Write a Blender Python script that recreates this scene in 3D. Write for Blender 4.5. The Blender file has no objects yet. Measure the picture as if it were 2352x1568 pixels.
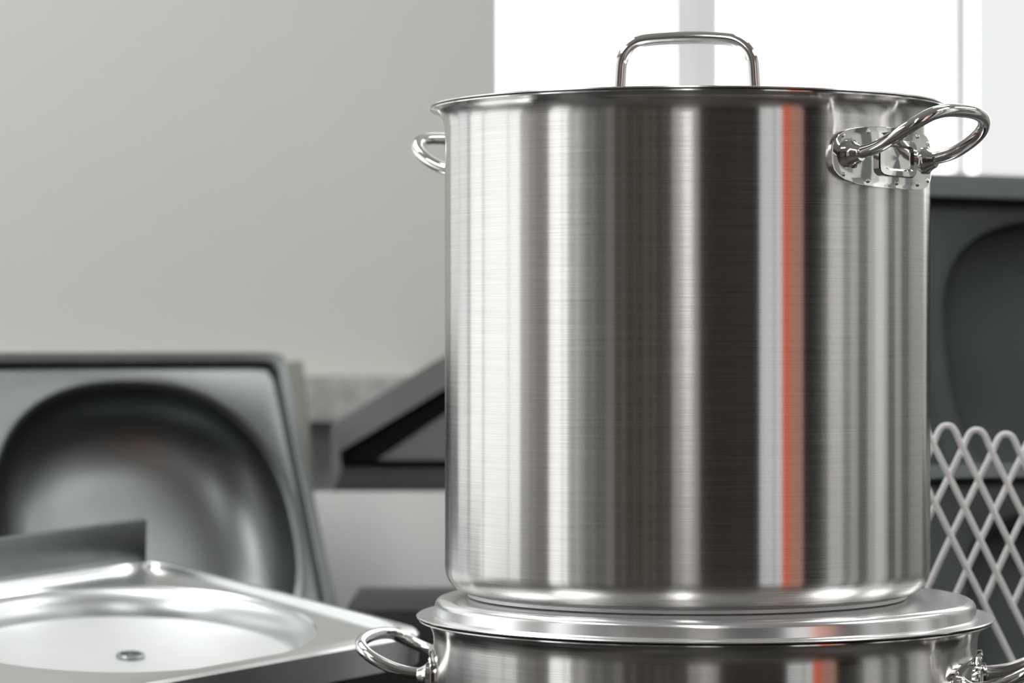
import bpy, bmesh, math
from mathutils import Vector, Matrix
ZC = 1.40   # lens height above the floor
C = bpy.context.scene.collection
R_ = math.radians

# ---------------------------------------------------------------- materials
def nt(name):
    m = bpy.data.materials.new(name); m.use_nodes = True
    t = m.node_tree; t.nodes.clear()
    o = t.nodes.new('ShaderNodeOutputMaterial')
    return m, t, o
def N(t, k, **kw):
    n = t.nodes.new(k)
    for a, b in kw.items(): setattr(n, a, b)
    return n
def plain(name, col, rough=0.6, metal=0.0, noise=0.06, scale=6.0, bump=0.0, spec=0.5):
    m, t, o = nt(name)
    p = N(t, 'ShaderNodeBsdfPrincipled')
    p.inputs['Roughness'].default_value = rough
    p.inputs['Metallic'].default_value = metal
    p.inputs['Specular IOR Level'].default_value = spec
    tc = N(t, 'ShaderNodeTexCoord'); nz = N(t, 'ShaderNodeTexNoise')
    nz.inputs['Scale'].default_value = scale; nz.inputs['Detail'].default_value = 4
    t.links.new(tc.outputs['Object'], nz.inputs['Vector'])
    r = N(t, 'ShaderNodeValToRGB')
    r.color_ramp.elements[0].position = .3; r.color_ramp.elements[1].position = .7
    r.color_ramp.elements[0].color = [c*(1-noise) for c in col]+[1]
    r.color_ramp.elements[1].color = [min(1, c*(1+noise)) for c in col]+[1]
    t.links.new(nz.outputs['Fac'], r.inputs['Fac'])
    t.links.new(r.outputs['Color'], p.inputs['Base Color'])
    if bump:
        b = N(t, 'ShaderNodeBump'); b.inputs['Strength'].default_value = bump; b.inputs['Distance'].default_value = .002
        t.links.new(nz.outputs['Fac'], b.inputs['Height']); t.links.new(b.outputs['Normal'], p.inputs['Normal'])
    t.links.new(p.outputs[0], o.inputs[0])
    return m
def emit(name, col, s):
    m, t, o = nt(name)
    e = N(t, 'ShaderNodeEmission'); e.inputs[0].default_value = (*col, 1); e.inputs[1].default_value = s
    t.links.new(e.outputs[0], o.inputs[0]); return m
def brushed(name, col=(.82, .805, .785), rough=.20, aniso=.70, zscale=1100, lo=.82, rv=.07):
    m, t, o = nt(name)
    g = N(t, 'ShaderNodeBsdfAnisotropic', distribution='GGX')
    g.inputs['Anisotropy'].default_value = aniso
    tg = N(t, 'ShaderNodeTangent', direction_type='RADIAL', axis='Z')
    t.links.new(tg.outputs[0], g.inputs['Tangent'])
    tc = N(t, 'ShaderNodeTexCoord'); mp = N(t, 'ShaderNodeMapping')
    mp.inputs['Scale'].default_value = (14, 14, zscale)
    nz = N(t, 'ShaderNodeTexNoise'); nz.inputs['Scale'].default_value = 1; nz.inputs['Detail'].default_value = 3
    t.links.new(tc.outputs['Object'], mp.inputs[0]); t.links.new(mp.outputs[0], nz.inputs['Vector'])
    r = N(t, 'ShaderNodeMapRange'); r.inputs[1].default_value = .25; r.inputs[2].default_value = .75
    r.inputs[3].default_value = lo; r.inputs[4].default_value = 1.0
    t.links.new(nz.outputs['Fac'], r.inputs[0])
    mx = N(t, 'ShaderNodeMix', data_type='RGBA', blend_type='MULTIPLY'); mx.inputs[0].default_value = 1
    mx.inputs[6].default_value = (*col, 1)
    t.links.new(r.outputs[0], mx.inputs[7]); t.links.new(mx.outputs[2], g.inputs['Color'])
    r2 = N(t, 'ShaderNodeMapRange'); r2.inputs[1].default_value = .25; r2.inputs[2].default_value = .75
    r2.inputs[3].default_value = rough*(1-rv); r2.inputs[4].default_value = rough*(1+rv)
    t.links.new(nz.outputs['Fac'], r2.inputs[0]); t.links.new(r2.outputs[0], g.inputs['Roughness'])
    t.links.new(g.outputs[0], o.inputs[0]); return m

M_brush = brushed('brushed_steel')
M_lid = brushed('spun_lid_steel', (.88, .88, .88), .26, .45, 300, .94, .03)
M_lid2 = plain('satin_lid_steel', (.95, .955, .955), .20, .80, .02, 20)
M_pol = plain('polished_steel', (.92, .915, .90), .07, .97, .02, 20)
M_plate = plain('polished_plate_steel', (.93, .925, .91), .055, 1, .02, 20)
M_disc = plain('aluminium_base', (.8, .81, .82), .45, .6, .03, 40)
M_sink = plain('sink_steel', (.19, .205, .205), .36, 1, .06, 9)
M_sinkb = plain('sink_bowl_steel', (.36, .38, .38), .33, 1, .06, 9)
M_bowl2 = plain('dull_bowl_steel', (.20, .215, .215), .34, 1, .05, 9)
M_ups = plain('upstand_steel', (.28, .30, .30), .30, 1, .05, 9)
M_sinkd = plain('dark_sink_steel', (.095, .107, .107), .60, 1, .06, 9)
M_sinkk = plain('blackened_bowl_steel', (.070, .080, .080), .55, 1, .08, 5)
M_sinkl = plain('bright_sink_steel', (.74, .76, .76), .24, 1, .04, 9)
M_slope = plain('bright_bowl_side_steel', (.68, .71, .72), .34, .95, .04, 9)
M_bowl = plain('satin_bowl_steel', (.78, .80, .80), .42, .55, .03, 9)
M_olive = plain('olive_grey_steel', (.22, .22, .19), .5, .5, .06, 9)
M_dark = plain('dark_steel', (.10, .105, .105), .4, .6, .1, 9)
M_hous = plain('grey_enamel', (.115, .122, .12), .4, .2, .08, 9)
M_housb = plain('grey_inner_enamel', (.18, .19, .19), .4, .2, .08, 9)
M_dark2 = plain('counter_steel', (.05, .053, .053), .4, .6, .1, 9)
M_table = plain('table_steel', (.06, .058, .055), .45, .8, .08, 9)
M_black = plain('black_plastic', (.012, .013, .014), .5, 0, .1, 9)
M_wall = plain('wall_paint', (.605, .605, .57), .75, 0, .015, 1.5, .05)
M_wlow = plain('white_wall_paint', (.72, .73, .73), .6, 0, .02, 2)
M_litwall = plain('lit_wall_panel_paint', (.46, .465, .455), .55, 0, .02, 3)  # for the added panel that stands in for the lit wall
M_stone = plain('speckled_stone', (.45, .46, .44), .6, 0, .18, 60)
M_floor = plain('floor_tiles', (.09, .085, .08), .5, 0, .1, 3)
M_ceil = plain('ceiling_paint', (.60, .60, .59), .8, 0, .02, 2)
M_frame = plain('window_frame_paint', (.95, .97, .97), .4, 0, .02, 4)
M_frameg = plain('window_frame_seal', (.90, .92, .92), .4, 0, .02, 4)
M_wire = plain('white_coated_wire', (.98, .98, .98), .3, 0, .02, 20)
M_sky = emit('daylight_glass', (1, 1, 1), 2.8)
M_sky3 = emit('hazy_daylight_glass', (.99, 1, 1), 1.35)
M_sky4 = emit('frosted_daylight_glass', (.99, 1, 1), 1.0)
M_sky2 = emit('shaded_daylight_glass', (.96, 1, 1), .88)
M_frameglow = emit('glowing_frame_strip', (.98, 1, 1), .88)  # glow put into a pale strip of the window frame
M_orange = emit('added_orange_glow', (1, .17, .06), .80)  # added unseen glow, makes the orange stripe reflected in the pot
M_peach = emit('added_peach_glow', (1, .52, .42), .46)  # added paler glow, widens the reflected orange stripe
M_fill = emit('fill_panel_glow', (1, .995, .985), 7.7)  # glow of the added overhead fill panels

# ---------------------------------------------------------------- mesh helpers
def link(o, parent=None):
    C.objects.link(o)
    if parent: o.parent = parent
    return o
def obj(name, bm, mats, parent=None, smooth=True, angle=35, label=None, category=None, kind=None):
    bmesh.ops.remove_doubles(bm, verts=bm.verts, dist=1e-6)
    bmesh.ops.recalc_face_normals(bm, faces=bm.faces)
    me = bpy.data.meshes.new(name); bm.to_mesh(me); bm.free()
    for m in (mats if isinstance(mats, list) else [mats]): me.materials.append(m)
    if smooth:
        me.polygons.foreach_set('use_smooth', [True]*len(me.polygons))
        me.set_sharp_from_angle(angle=R_(angle))
    o = bpy.data.objects.new(name, me); link(o, parent)
    if label: o['label'] = label
    if category: o['category'] = category
    if kind: o['kind'] = kind
    return o
def empty(name, loc, label, category):
    o = bpy.data.objects.new(name, None); o.empty_display_size = .05
    o.location = loc; C.objects.link(o); o['label'] = label; o['category'] = category
    return o
def loft(bm, rings, cap0=False, cap1=False, mat=0, closed=True):
    vs = [[bm.verts.new(p) for p in r] for r in rings]
    for a, b in zip(vs, vs[1:]):
        n = len(a)
        for i in range(n if closed else n-1):
            f = bm.faces.new((a[i], a[(i+1) % n], b[(i+1) % n], b[i])); f.material_index = mat
    if cap0: bm.faces.new(vs[0]).material_index = mat
    if cap1: bm.faces.new(vs[-1]).material_index = mat
    return vs
def lathe(bm, prof, n=192, mat=0, M=None):
    rings = []
    for r, z in prof:
        r = max(r, 1e-5)
        ring = [Vector((r*math.cos(2*math.pi*i/n), r*math.sin(2*math.pi*i/n), z)) for i in range(n)]
        if M: ring = [M @ p for p in ring]
        rings.append(ring)
    loft(bm, rings, True, True, mat)
def catmull(P, k=10):
    P = [Vector(p) for p in P]; Q = [P[0]*2-P[1]]+P+[P[-1]*2-P[-2]]; out = []
    for i in range(1, len(Q)-2):
        for j in range(k):
            t = j/k; a, b, c, d = Q[i-1:i+3]
            out.append(.5*((2*b)+(c-a)*t+(2*a-5*b+4*c-d)*t*t+(3*b-a-3*c+d)*t**3))
    out.append(P[-1]); return out
def tube(bm, P, r, n=20, k=10, smooth=True, mat=0, passes=6):
    P = catmull(P, k) if smooth else [Vector(p) for p in P]
    if smooth:
        for _ in range(passes):
            P = [P[0]]+[(P[i-1]+P[i]*2+P[i+1])/4 for i in range(1, len(P)-1)]+[P[-1]]
    rings = []; up = None
    for i, p in enumerate(P):
        T = (P[min(i+1, len(P)-1)]-P[max(i-1, 0)]).normalized()
        if up is None:
            up = T.orthogonal().normalized()
        up = (up-T*up.dot(T)).normalized(); s = T.cross(up)
        rr = r[i] if isinstance(r, list) else r
        rings.append([p+up*rr*math.cos(2*math.pi*j/n)+s*rr*math.sin(2*math.pi*j/n) for j in range(n)])
    loft(bm, rings, True, True, mat)
def sup(cx, cy, a, b, e, z, n=160):
    out = []
    for i in range(n):
        t = 2*math.pi*(i+.5)/n; c, s = math.cos(t), math.sin(t)
        q = (abs(c/a)**e+abs(s/b)**e)**(-1/e)
        out.append(Vector((cx+q*c, cy+q*s, z)))
    return out
def box(bm, x0, x1, y0, y1, z0, z1, mat=0, M=None):
    v = [Vector((x, y, z)) for z in (z0, z1) for x, y in ((x0, y0), (x1, y0), (x1, y1), (x0, y1))]
    if M: v = [M @ p for p in v]
    v = [bm.verts.new(p) for p in v]
    for f in ((0, 3, 2, 1), (4, 5, 6, 7), (0, 1, 5, 4), (1, 2, 6, 5), (2, 3, 7, 6), (3, 0, 4, 7)):
        bm.faces.new([v[i] for i in f]).material_index = mat
def bevel(bm, w, seg=2):
    bmesh.ops.bevel(bm, geom=list(bm.edges), offset=w, segments=seg, profile=.5, affect='EDGES')
def boxobj(name, boxes, mats, kind=None, parent=None, bev=0, **kw):
    bm = bmesh.new()
    for b in boxes:
        b = list(b); b[4] += ZC; b[5] += ZC
        box(bm, *b)
    if bev: bevel(bm, bev)
    if bev:
        return obj(name, bm, mats, parent, True, 35, kind=kind, **kw)
    me = bpy.data.meshes.new(name); bmesh.ops.recalc_face_normals(bm, faces=bm.faces); bm.to_mesh(me); bm.free()
    for m in (mats if isinstance(mats, list) else [mats]): me.materials.append(m)
    o = bpy.data.objects.new(name, me); link(o, parent)
    if kind: o['kind'] = kind
    for k, v in kw.items(): o[k] = v
    return o

# ---------------------------------------------------------------- stockpots
def arc(cx, cz, rx, rz, a0, a1, n):
    return [(cx+rx*math.cos(R_(a0+(a1-a0)*i/n)), cz+rz*math.sin(R_(a0+(a1-a0)*i/n))) for i in range(n+1)]
def stockpot(loc, Rb, H, discr, yaw, label, w, ext, rise):
    root = empty('stockpot', loc, label, 'pot')
    lip = .0115
    prof = [(0, .0045), (discr, .0045)] + arc(Rb-.018, .0265, .018, .022, -90, 0, 12)[1:]
    prof += [(Rb, H*.3), (Rb, H*.6), (Rb, H-.018)]
    prof += arc(Rb+lip-.001, H-.018, lip-.001, .0155, 180, 100, 8)[1:]
    prof += [(Rb+lip+.0006, H-.0018), (Rb+lip+.0006, H-.0006), (Rb+lip-.001, H), (Rb+.004, H-.003), (Rb-.001, H-.014),
             (Rb-.0015, H*.6), (Rb-.0015, .04), (Rb-.025, .010), (0, .010)]
    bm = bmesh.new(); lathe(bm, prof, 224)
    obj('body', bm, M_brush, root, angle=50)
    bm = bmesh.new(); lathe(bm, [(0, 0), (discr-.002, 0), (discr, .001), (discr, .0036), (discr-.001, .0046), (0, .0046)], 192)
    obj('base_disc', bm, M_disc, root, label='pale aluminium base disc')
    zm = H-.0465
    for sgn in (0, 180):
        ang = R_(yaw+sgn)       # measured from -y towards +x
        d = Vector((math.sin(ang), -math.cos(ang), 0)); tt = Vector((math.cos(ang), math.sin(ang), 0)); up = Vector((0, 0, 1))
        def L(o, w_, v): return d*(Rb+o)+tt*w_+up*(zm+v)
        def S(s, v, off):   # on the cylinder surface
            a = ang+s/Rb
            return Vector((math.sin(a)*(Rb+off), -math.cos(a)*(Rb+off), zm+v))
        dip = Rb-math.sqrt(Rb*Rb-w*w)
        half = [(-dip, w, -.001), (.010-dip, w, 0), (ext*.30, w+.001, rise*.10), (ext*.56, w+.001, rise*.33), (ext*.78, w-.003, rise*.60), (ext*.93, w-.014, rise*.85), (ext*.99, w*.42, rise*.97), (ext, 0, rise)]
        pts = [L(o, -x, v) for o, x, v in half]+[L(o, x, v) for o, x, v in half[:-1][::-1]]
        bm = bmesh.new(); tube(bm, pts, .0051, 24, 10)
        for q in (-1, 1):
            s0 = q*Rb*math.asin(w/Rb)
            base = S(s0, -.001, 0); a = ang+s0/Rb
            nrm = (Vector((math.sin(a), -math.cos(a), 0))*.35+d*.65).normalized()
            Mx = Matrix.Translation(base) @ nrm.to_track_quat('Z', 'Y').to_matrix().to_4x4()
            lathe(bm, [(0, .0), (.0110, .0), (.0110, .0055), (.0100, .0065), (.0080, .0090), (.0064, .0125), (.0055, .0135), (0, .0135)], 40, 0, Mx)
        hd = obj('handle', bm, M_pol, root, angle=40, label='polished steel loop handle')
        bm = bmesh.new(); rings = []
        pw = w+.020
        for sc, off in ((1, -.0005), (1, .0034), (.99, .0040), (.97, .0040), (.965, .0040), (.9, .0032), (.8, .0032), (.6, .0032), (.4, .0032), (.2, .0032), (.02, .0032)):
            k = 1-(1-sc)*.6 if sc > .95 else sc
            rings.append([S(p.x, p.y, off) for p in sup(0, -.002, pw*k, .0240*(sc if sc<.95 else k), 3.2, 0, 96)])
        loft(bm, rings, False, True)
        rings = []
        for a_, b_, off in ((.027, .0150, .003), (.027, .0150, .0060), (.026, .0140, .0070), (.021, .010, .0070), (.0195, .0085, .0046), (.001, .001, .0046)):
            rings.append([S(p.x, p.y, off) for p in sup(0, -.002, a_, b_, 6, 0, 64)])
        loft(bm, rings, False, True)
        for sx, vz in ((-pw+.012, .013), (-pw+.012, -.017), (-.036, .017), (-.036, -.021), (0, .0175), (0, -.0215), (.036, .017), (.036, -.021), (pw-.012, .013), (pw-.012, -.017)):
            m0 = Matrix.Translation(S(sx, vz, .0032)); bmesh.ops.create_uvsphere(bm, u_segments=14, v_segments=8, radius=.0018, matrix=m0)
        pl = obj('mounting_plate', bm, M_plate, hd, angle=30, label='riveted polished mounting plate')
    return root

PX, PY = .1445, 2.55
pot1 = stockpot(Vector((PX, PY, ZC-.2105)), .2, .4029, .181, 51.0, 'tall brushed stainless steel stockpot stacked on another lidded pot', .054, .063, .0325)
pot2 = stockpot(Vector((PX+.0145, PY, ZC-.680)), .2238, .452, .20, 76, 'wider brushed stainless steel stockpot underneath a taller pot', .064, .062, .025)

# upper lid
H = .4029
bm = bmesh.new()
lathe(bm, [(0, H-.010), (.150, H-.011), (.1965, H-.011), (.1985, H-.006), (.2000, H+.0002), (.2110, H+.0002), (.2120, H+.0008), (.2118, H+.0018),
           (.2105, H+.0020), (.2000, H+.0014), (.1970, H-.005), (.1950, H-.0095), (.15, H-.0085), (0, H-.007)], 224)
lid = obj('lid', bm, M_lid, pot1, angle=50, label='flat stainless steel lid with arched handle')
bm = bmesh.new()
zb, zt = H-.009, .4029+.0575
rc = .023
half = [(-.0590, zb), (-.0575, zb+.010), (-.0565, zb+.020), (-.0557, zb+.030), (-.0552, zt-rc-.005)]
half += [(-.0550+rc-rc*math.cos(R_(a)), zt-rc+rc*math.sin(R_(a))) for a in (10, 30, 50, 70, 90)]
half += [(-.022, zt+.0007), (-.011, zt+.0012), (0, zt+.0014)]
P = [(x, 0, z) for x, z in half]+[(-x, 0, z) for x, z in half[:-1][::-1]]
cs, sn = math.cos(R_(-8)), math.sin(R_(-8))
P = [(x*cs, x*sn, z) for x, y, z in P]
tube(bm, P, .0054, 28, 8, passes=24)
for q in (0, -1):
    lathe(bm, [(0, 0), (.011, 0), (.011, .0015), (.0075, .003), (0, .003)], 32, 0, Matrix.Translation(Vector(P[q])))
obj('lid_handle', bm, M_pol, lid, label='polished arched lid handle')
# lower lid
Hl = .452; zt = Hl+.0175
bm = bmesh.new()
prof = [(0, zt-.0015), (.19, zt-.0015), (.214, zt-.0055), (.2205, Hl+.003), (.2225, Hl+.0006), (.2365, Hl+.0006), (.2378, Hl+.0010), (.2382, Hl+.0018), (.2372, Hl+.0026), (.2350, Hl+.0024), (.2250, Hl+.0026), (.2236, Hl+.0036)]
prof += arc(.2150, zt-.0072, .0078, .0066, 0, 90, 10)
prof += [(.2080, zt-.0004), (.1980, zt-.0003), (.190, zt-.0001), (0, zt-.0001)]
lathe(bm, prof, 224)
obj('lid', bm, M_lid2, pot2, angle=30, label='raised stainless steel lid with rolled flange')

# ---------------------------------------------------------------- sinks
def frame(origin, x, y):
    x = Vector(x).normalized(); z = x.cross(Vector(y)).normalized(); y = z.cross(x)
    m = Matrix((x, y, z)).transposed().to_4x4(); m.translation = Vector(origin); return m
def sink(name, M, w, h, cx, cy, a, b, e, depth, mat, label, skirt=.03, ring=.03, matb=None, shallow=False, lipw=.016, liph=.007, ce=60):
    root = empty(name, (0, 0, 0), label, 'sink'); root.matrix_world = M
    bm = bmesh.new(); c = (w/2, h/2)
    rings = [sup(*c, w/2, h/2, ce, -skirt), sup(*c, w/2, h/2, ce, -.003), sup(*c, w/2-.002, h/2-.002, ce, .000),
             sup(*c, w/2-lipw, h/2-lipw, ce, liph), sup(*c, w/2-lipw-.0015, h/2-lipw-.0015, ce, liph-.001), sup(*c, w/2-lipw-.004, h/2-lipw-.004, ce, -.005),
             sup(cx, cy, a+ring, b+ring, e, -.005)]
    if shallow: rings += [sup(cx, cy, a+ring-.002, b+ring-.002, e, -.007)]
    else: rings += [sup(cx, cy, a+ring-.003, b+ring-.003, e, -.0065), sup(cx, cy, a+.004, b+.004, e, -.010), sup(cx, cy, a, b, e, -.014)]
    loft(bm, rings)
    obj('deck', bm, mat, root, angle=28)
    bm = bmesh.new(); rings = []
    if shallow:   # rounded side, then flat floor
        R0 = a+ring-.002; R1 = a-.004
        wall = [sup(cx, cy, R0, R0, e, -.007)]
        for i in range(1, 9):
            t = i/8*math.pi/2
            wall.append(sup(cx, cy, R1+(R0-R1)*(1-math.sin(t))**.8, R1+(R0-R1)*(1-math.sin(t))**.8, e, -.007-.024*(1-math.cos(t))**.9))
        loft(bm, wall, False, False, 1)
        z1 = wall[-1][0].z
        loft(bm, [wall[-1]]+[sup(cx, cy, a*s, a*s, e, z1-dz) for s, dz in ((.95, .001), (.6, .003), (.3, .004), (.08, .0045))], False, True, 0)
        obj('basin', bm, [matb, M_slope], root, angle=30)
        return root
    for i in range(29):      # steep side, rounded corner, gently dished floor
        u = i/28.6
        k = math.cos(u*math.pi/2)
        rings.append(sup(cx, cy, a*k, b*k, e+(2.1-e)*(1-k), -.014-(depth-.014)*((1-k**5)**.62*.82+.18*(1-k*k))))
    loft(bm, rings, False, True)
    obj('basin', bm, matb or mat, root, angle=60)
    return root
# flat lying wash basin, tipped a little towards the aisle
Mf = frame((-.367, 3.146, ZC-.2205), (-.7107, -.7, -.0675), (.7027, -.7027, -.1124))
s1 = sink('sink', Mf, .50, .42, .205, .215, .160, .160, 2.1, .040, M_sinkl, 'bright stainless steel round-bowl sink lying face up on a crate', ring=.018, matb=M_bowl, shallow=True, lipw=.012, liph=.0015, ce=16)
bm = bmesh.new()
Td = Matrix.Translation((.196, .218, .0045))
lathe(bm, [(0, -.0385), (.0085, -.0385), (.009, -.0355), (.0125, -.036), (.0135, -.0375), (.0125, -.0400), (0, -.0400)][::-1], 40, 0, Td)
for aa in (0, 60, 120):
    box(bm, -.0085, .0085, -.0009, .0009, -.0385, -.0362, 0, Td @ Matrix.Rotation(R_(aa), 4, 'Z'))
obj('drain', bm, M_sinkb, s1, label='small steel drain fitting with cross bars')
bm = bmesh.new(); box(bm, .012, .5, -.004, .006, -.02, .042); bevel(bm, .002)
obj('upstand', bm, M_ups, s1, label='raised steel splash edge')
bm = bmesh.new(); lathe(bm, [(0, -.0052), (.014, -.0052), (.014, -.0035), (.012, -.003), (.011, -.0045), (0, -.0045)], 32, 0, Matrix.Translation((.42, .05, 0)))
obj('tap_hole', bm, M_black, s1, label='dark round tap hole')
def lean(psi, l):
    e1 = Vector((math.cos(R_(psi)), math.sin(R_(psi)), 0)); n = Vector((math.sin(R_(psi)), -math.cos(R_(psi)), 0))
    dn = n*math.sin(R_(l))-Vector((0, 0, 1))*math.cos(R_(l))
    return e1, dn
e1, dn = lean(29, 26)
cr = Vector((-.2757, 3.75, ZC-.0117)); w, h = .62, .438
Ml = frame(cr-e1*w+dn*h, e1, -dn)
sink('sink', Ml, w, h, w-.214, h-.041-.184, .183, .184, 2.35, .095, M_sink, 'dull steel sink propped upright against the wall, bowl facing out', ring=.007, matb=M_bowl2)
e1, dn = lean(30, 12)
cl = Vector((.40, 3.42, ZC+.190)); w, h = .66, .605
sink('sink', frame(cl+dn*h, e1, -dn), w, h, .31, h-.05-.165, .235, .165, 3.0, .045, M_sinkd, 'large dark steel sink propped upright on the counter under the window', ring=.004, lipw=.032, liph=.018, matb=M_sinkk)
e1, dn = lean(20, 15)
cl = Vector((.385, 3.08, ZC-.123)); w, h = .55, .295
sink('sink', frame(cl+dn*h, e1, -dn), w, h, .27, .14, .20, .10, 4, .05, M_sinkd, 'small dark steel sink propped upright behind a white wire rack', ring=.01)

# triangular wall-mounted steel hood
bm = bmesh.new()
def poly(pts, y): return [Vector((x, y, z+ZC)) for x, z in pts]
outer = [(-.229, -.105), (.11, .100), (.15, .100), (.15, -.197), (-.229, -.197)]
inner = [(-.218, -.139), (.10, .052), (.118, .052), (.118, -.160), (-.215, -.160)]
mid = [(-.205, -.139), (.09, .035), (.11, .035), (.11, -.155), (-.203, -.155)]
loft(bm, [poly(outer, 4.29), poly(outer, 3.90), poly(inner, 3.89)], False, False, 0)
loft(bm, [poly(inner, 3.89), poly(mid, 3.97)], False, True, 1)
plt = [(-.17, -.150), (-.06, -.075), (.11, -.075), (.11, -.150)]
loft(bm, [poly(plt, 3.97), poly(plt, 3.90)], False, True, 2)
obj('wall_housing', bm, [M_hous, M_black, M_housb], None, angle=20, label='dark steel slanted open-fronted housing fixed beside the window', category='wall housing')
# leaning olive sheet
Mp = frame((-.238-.30, 4.10, ZC-.418-.033), (1, 0, .11), (-.11, .17, 1))
bm = bmesh.new(); box(bm, 0, .30, .035, .40, -.006, .006, 0, Mp); bevel(bm, .002)
obj('metal_sheet', bm, M_olive, None, label='flat olive-grey metal sheet leaning on the wall', category='metal sheet')
# added pale panel standing in for the lit lower wall, tilted to catch light
Mb = frame((-.262, 3.76, ZC-.413), (1, 0, 0), (0, .11, .23))
bm = bmesh.new(); box(bm, 0, .44, 0, .25, -.012, 0, 0, Mb); bevel(bm, .001)
obj('lit_wall_panel', bm, M_litwall, None, label='added pale panel leaning back, standing in for the lit lower wall', category='board')

# ---------------------------------------------------------------- wire rack
rack = empty('wire_rack', (.45, 2.89, ZC-.42), 'white coated wire dish rack with crossing pointed hoops', 'dish rack')
for k in range(10):
    x0 = -.45+.349+.0285*k; y0 = -.028+.0066*k; zp = .350-.0042*k; sl = 1.98
    zl = .006; dx = (zp-zl)/sl; dl = .152/sl
    P = [(x0-dl, y0, zp-.152), (x0-.05, y0, zp-.05*sl+.006), (x0-.016, y0, zp-.016*sl+.008), (x0-.007, y0, zp-.004), (x0, y0, zp), (x0+.007, y0, zp-.004), (x0+.016, y0, zp-.016*sl+.008),
         (x0+.055, y0, zp-.055*sl+.006), (x0+dx, y0, zl)]
    bm = bmesh.new(); tube(bm, P, .0028, 12, 10)
    obj('hoop', bm, M_wire, rack)
bm = bmesh.new()
for yy in (-.034, .034):
    tube(bm, [(-.28, yy, .003), (.36, yy, .003)], .003, 12, smooth=False)
for xx in (-.28, .04, .36):
    tube(bm, [(xx, -.034, .003), (xx, .034, .003)], .003, 12, smooth=False)
obj('base_frame', bm, M_wire, rack)

# ---------------------------------------------------------------- counter, table, crate
boxobj('countertop', [(-1.6, -.19, 2.2, 4.29, -.45, -.42, 0), (-.19, 1.4, 2.84, 4.29, -.45, -.42, 0)], [M_dark2], label='dark steel countertop running along the wall', category='countertop')
boxobj('base_cabinet', [(-1.58, -.22, 2.25, 4.28, -1.40, -.45, 0), (-.19, 1.38, 2.9, 4.28, -1.4, -.45, 0)], [M_dark], label='dark steel base cabinet under the countertop', category='cabinet')
boxobj('storage_crate', [(-.66, -.21, 2.62, 3.16, -.42, -.335, 0)], [M_black], bev=.006, label='black plastic crate under a steel sink', category='crate')
boxobj('metal_case', [(-.185, .16, 3.40, 3.70, -.42, -.295, 0)], [M_black], bev=.004, label='low black metal case on the countertop', category='case')
tb = empty('work_table', (PX, 2.47, 0), 'stainless steel work table carrying stacked stockpots', 'table')
bm = bmesh.new(); box(bm, -.30, .9, -.62, .34, .69, .72); bevel(bm, .003); obj('table_top', bm, M_table, tb)
for x in (-.27, .87):
    for y in (-.59, .31):
        bm = bmesh.new(); box(bm, x-.02, x+.02, y-.02, y+.02, 0, .69); bevel(bm, .002); obj('leg', bm, M_table, tb)

# ---------------------------------------------------------------- room
Z0, Z1 = -1.4, 1.4
XL, XR, YB, YF = -2.5, 3.0, 4.3, -3.0
boxobj('floor', [(XL-.3, XR+.3, YF-.3, YB+.4, Z0-.1, Z0, 0)], [M_floor], 'structure')
boxobj('ceiling', [(XL-.3, XR+.3, YF-.3, YB+.4, Z1, Z1+.1, 0)], [M_ceil], 'structure')
boxobj('wall_back', [(-.95, -.0213, YB, YB+.25, -.047, Z1, 0), (-.95, -.0213, YB, YB+.25, Z0, -.047, 1),
                     (-.0213, 1.6, YB, YB+.25, Z0, .2, 1), (-.0213, 1.6, YB, YB+.25, 1.2, Z1, 0), (1.6, XR+.3, YB, YB+.25, Z0, Z1, 0),
                     (XL-.3, -.95, YB, YB+.25, Z0, -.6, 0), (XL-.3, -.95, YB, YB+.25, 1.2, Z1, 0)], [M_wall, M_wlow], 'structure')
boxobj('wall_left', [(XL-.25, XL, YF-.3, YB, Z0, Z1, 0)], [M_wall], 'structure')
boxobj('wall_right', [(XR, XR+.25, YF-.3, YB, Z0, Z1, 0)], [M_wall], 'structure')
boxobj('wall_front', [(XL, XR, YF-.25, YF, Z0, Z1, 0)], [M_wall], 'structure')
boxobj('window_1', [(-.02, 1.6, 4.50, 4.51, .2, 1.2, 1), (.2336, .262, 4.40, 4.46, .2, 1.2, 0), (.262, .2948, 4.40, 4.48, .2, 1.2, 2), (.632, .650, 4.40, 4.46, .2, 1.2, 0),
                    (.672, .82, 4.44, 4.45, .2, 1.2, 3), (-.02, 1.6, 4.40, 4.43, .2, .24, 0), (1.3, 1.36, 4.4, 4.46, .2, 1.2, 0)], [M_frame, M_sky, M_frameg, M_frameglow], 'structure')
boxobj('window_2', [(-2.5, -.95, 4.50, 4.51, -.6, 1.2, 1), (-1.75, -1.70, 4.40, 4.46, -.6, 1.2, 0)], [M_frame, M_sky4], 'structure')
boxobj('window_3', [(XL, XL+.02, 2.30, 4.25, -1.1, 1.25, 1), (XL, XL+.04, 3.5, 3.58, -1.1, 1.25, 0), (XL, XL+.04, 2.62, 2.66, -1.1, 1.25, 0)], [M_frame, M_sky3], 'structure')
boxobj('window_4', [(XL, XL+.02, .95, 1.48, -1.1, 1.25, 1), (XL, XL+.04, 1.08, 1.13, -1.1, 1.25, 0)], [M_frame, M_sky3], 'structure')
boxobj('window_5', [(XR-.02, XR, -2.35, -.78, -1.2, 1.3, 1), (XR-.04, XR, -1.25, -1.18, -1.2, 1.3, 0), (XR-.03, XR, -.72, -.36, -1.4, 1.35, 2), (XR-.03, XR, -.34, .22, -1.4, 1.35, 3)], [M_frame, M_sky2, M_orange, M_peach], 'structure')  # orange and peach strips beside the pane are added glows
boxobj('wall_strip_1', [(-.95, -.0213, 4.24, 4.30, -.11, -.047, 0)], [M_stone], 'structure')
zz = (Z0, Z1)
cnt = [1]
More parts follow.
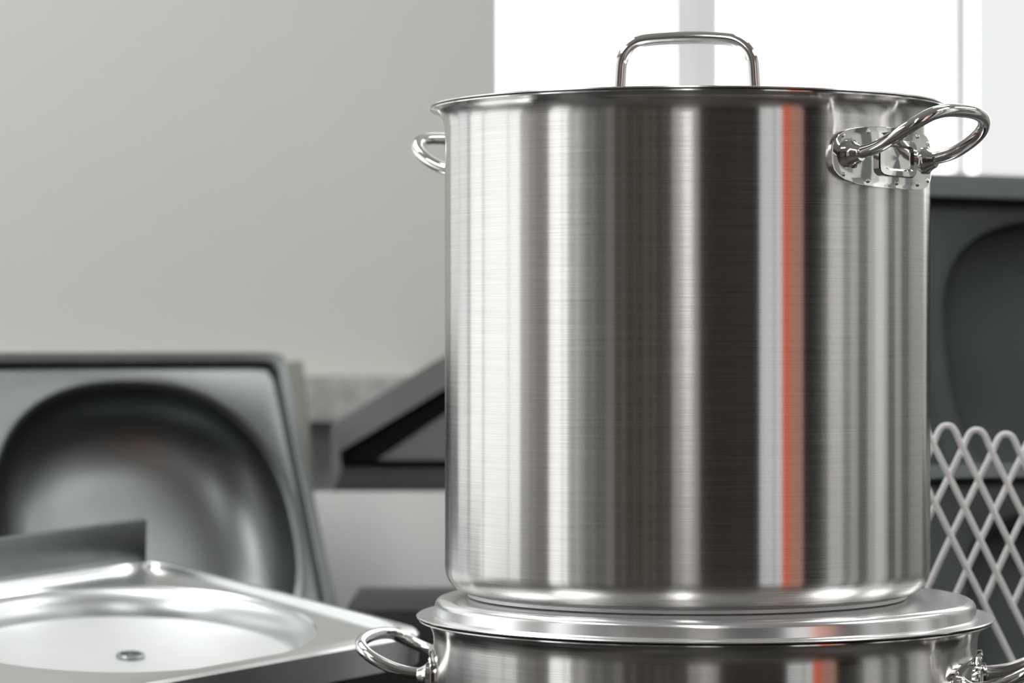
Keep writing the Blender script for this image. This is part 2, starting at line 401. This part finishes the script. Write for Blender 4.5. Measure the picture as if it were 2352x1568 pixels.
def stripe_panel(b, col, rough=.6):  # unseen wall strips, added for the stripes they reflect in the pots
    cnt[0] += 1; i = cnt[0]
    boxobj('wall_strip_%d' % i, [(*b, *zz, 0)], [plain('stripe_panel_paint_%d' % i, col, rough)], 'structure')
L0, L1 = XL, XL+.03
stripe_panel((L0, L1, 1.50, 1.85), (.28, .27, .25))
stripe_panel((L0, L1, 1.85, 2.05), (.40, .39, .37))
stripe_panel((L0, L1, 2.05, 2.28), (.60, .60, .58))
stripe_panel((L0, L1, .70, .93), (.60, .62, .61))
stripe_panel((L0, L1, .56, .66), (1.0, 1.0, 1.0))
stripe_panel((L0, L1, .36, .54), (.50, .52, .51))
stripe_panel((L0, L1, .10, .34), (.25, .27, .26))
stripe_panel((L0, L1, -.05, .10), (.40, .42, .41))
stripe_panel((L0, L1, -.30, -.05), (.25, .27, .26))
stripe_panel((L0, L1, -.58, -.30), (.36, .38, .37))
stripe_panel((L0, L1, -1.05, -.62), (.74, .75, .73))
stripe_panel((L0, L1, -1.5, -1.10), (.24, .22, .185))
stripe_panel((L0, L1, -1.8, -1.5), (.54, .51, .45))
stripe_panel((L0, L1, -2.5, -1.8), (.25, .23, .19))
stripe_panel((L0, L1, -3.0, -2.5), (.46, .425, .36))
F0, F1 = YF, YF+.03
stripe_panel((XL+.03, -2.15, F0, F1), (.26, .235, .19))
stripe_panel((-2.15, -1.95, F0, F1), (.50, .455, .38))
stripe_panel((-1.95, -1.7, F0, F1), (.25, .225, .18))
stripe_panel((-1.7, -1.55, F0, F1), (.44, .395, .325))
stripe_panel((-1.55, -1.2, F0, F1), (.16, .137, .11))
stripe_panel((-1.2, -1.1, F0, F1), (.32, .275, .22))
stripe_panel((-1.1, -.83, F0, F1), (.08, .067, .05))
stripe_panel((-.80, -.50, F0, F1), (.85, .84, .80))
stripe_panel((-.50, .05, F0, F1), (.62, .60, .56))
stripe_panel((.05, .36, F0, F1), (.85, .83, .79))
stripe_panel((.42, 2.2, F0, F1), (.016, .011, .006))
stripe_panel((2.2, 2.32, F0, F1), (.06, .045, .03))
stripe_panel((2.32, XR-.03, F0, F1), (.016, .011, .006))
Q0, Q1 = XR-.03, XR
stripe_panel((Q0, Q1, YF+.03, -2.38), (.016, .011, .006))
stripe_panel((Q0, Q1, .25, .92), (.015, .013, .011))
stripe_panel((Q0, Q1, .92, 1.10), (.14, .14, .13))
stripe_panel((Q0, Q1, 1.16, 1.58), (.98, .98, .96))
stripe_panel((Q0, Q1, 1.65, 1.85), (.26, .27, .26))
stripe_panel((Q0, Q1, 2.1, 2.4), (.13, .14, .13))
stripe_panel((Q0, Q1, 2.66, 3.0), (.98, .98, .98))
stripe_panel((Q0, Q1, 3.15, 3.45), (.13, .14, .14))
stripe_panel((Q0, Q1, 3.8, 4.25), (.24, .26, .26))
for (x0, x1, y0, y1) in ((-1.45, -.45, 2.75, 3.65), (1.75, 2.5, 1.75, 2.75), (.50, 1.10, 2.85, 3.45), (-1.9, -1.2, 1.2, 2.2), (-.14, .10, -2.3, 1.3), (2.1, 2.6, 3.2, 4.0)):  # unseen glowing panels, added as fill light and for reflections
    boxobj('ceiling_fill_panel', [(x0, x1, y0, y1, Z1-.03, Z1-.001, 0), (x0-.02, x1+.02, y0-.02, y0, Z1-.035, Z1-.001, 1), (x0-.02, x1+.02, y1, y1+.02, Z1-.035, Z1-.001, 1),
                             (x0-.02, x0, y0, y1, Z1-.035, Z1-.001, 1), (x1, x1+.02, y0, y1, Z1-.035, Z1-.001, 1)], [M_fill, M_frame], 'structure')

# ---------------------------------------------------------------- world + camera
w = bpy.data.worlds.new('world'); bpy.context.scene.world = w; w.use_nodes = True
w.node_tree.nodes['Background'].inputs[0].default_value = (.9, .95, 1, 1)
w.node_tree.nodes['Background'].inputs[1].default_value = .6
cam = bpy.data.cameras.new('camera'); co = bpy.data.objects.new('camera', cam); C.objects.link(co)
co.location = (0, 0, ZC); co.rotation_euler = (math.pi/2, 0, 0)
cam.sensor_width = 36; cam.lens = 7076/2352*36
cam.dof.use_dof = True; cam.dof.focus_distance = 2.4; cam.dof.aperture_fstop = 5.6
bpy.context.scene.camera = co
vs = bpy.context.scene.view_settings
vs.view_transform = 'Standard'; vs.look = 'None'; vs.exposure = 0
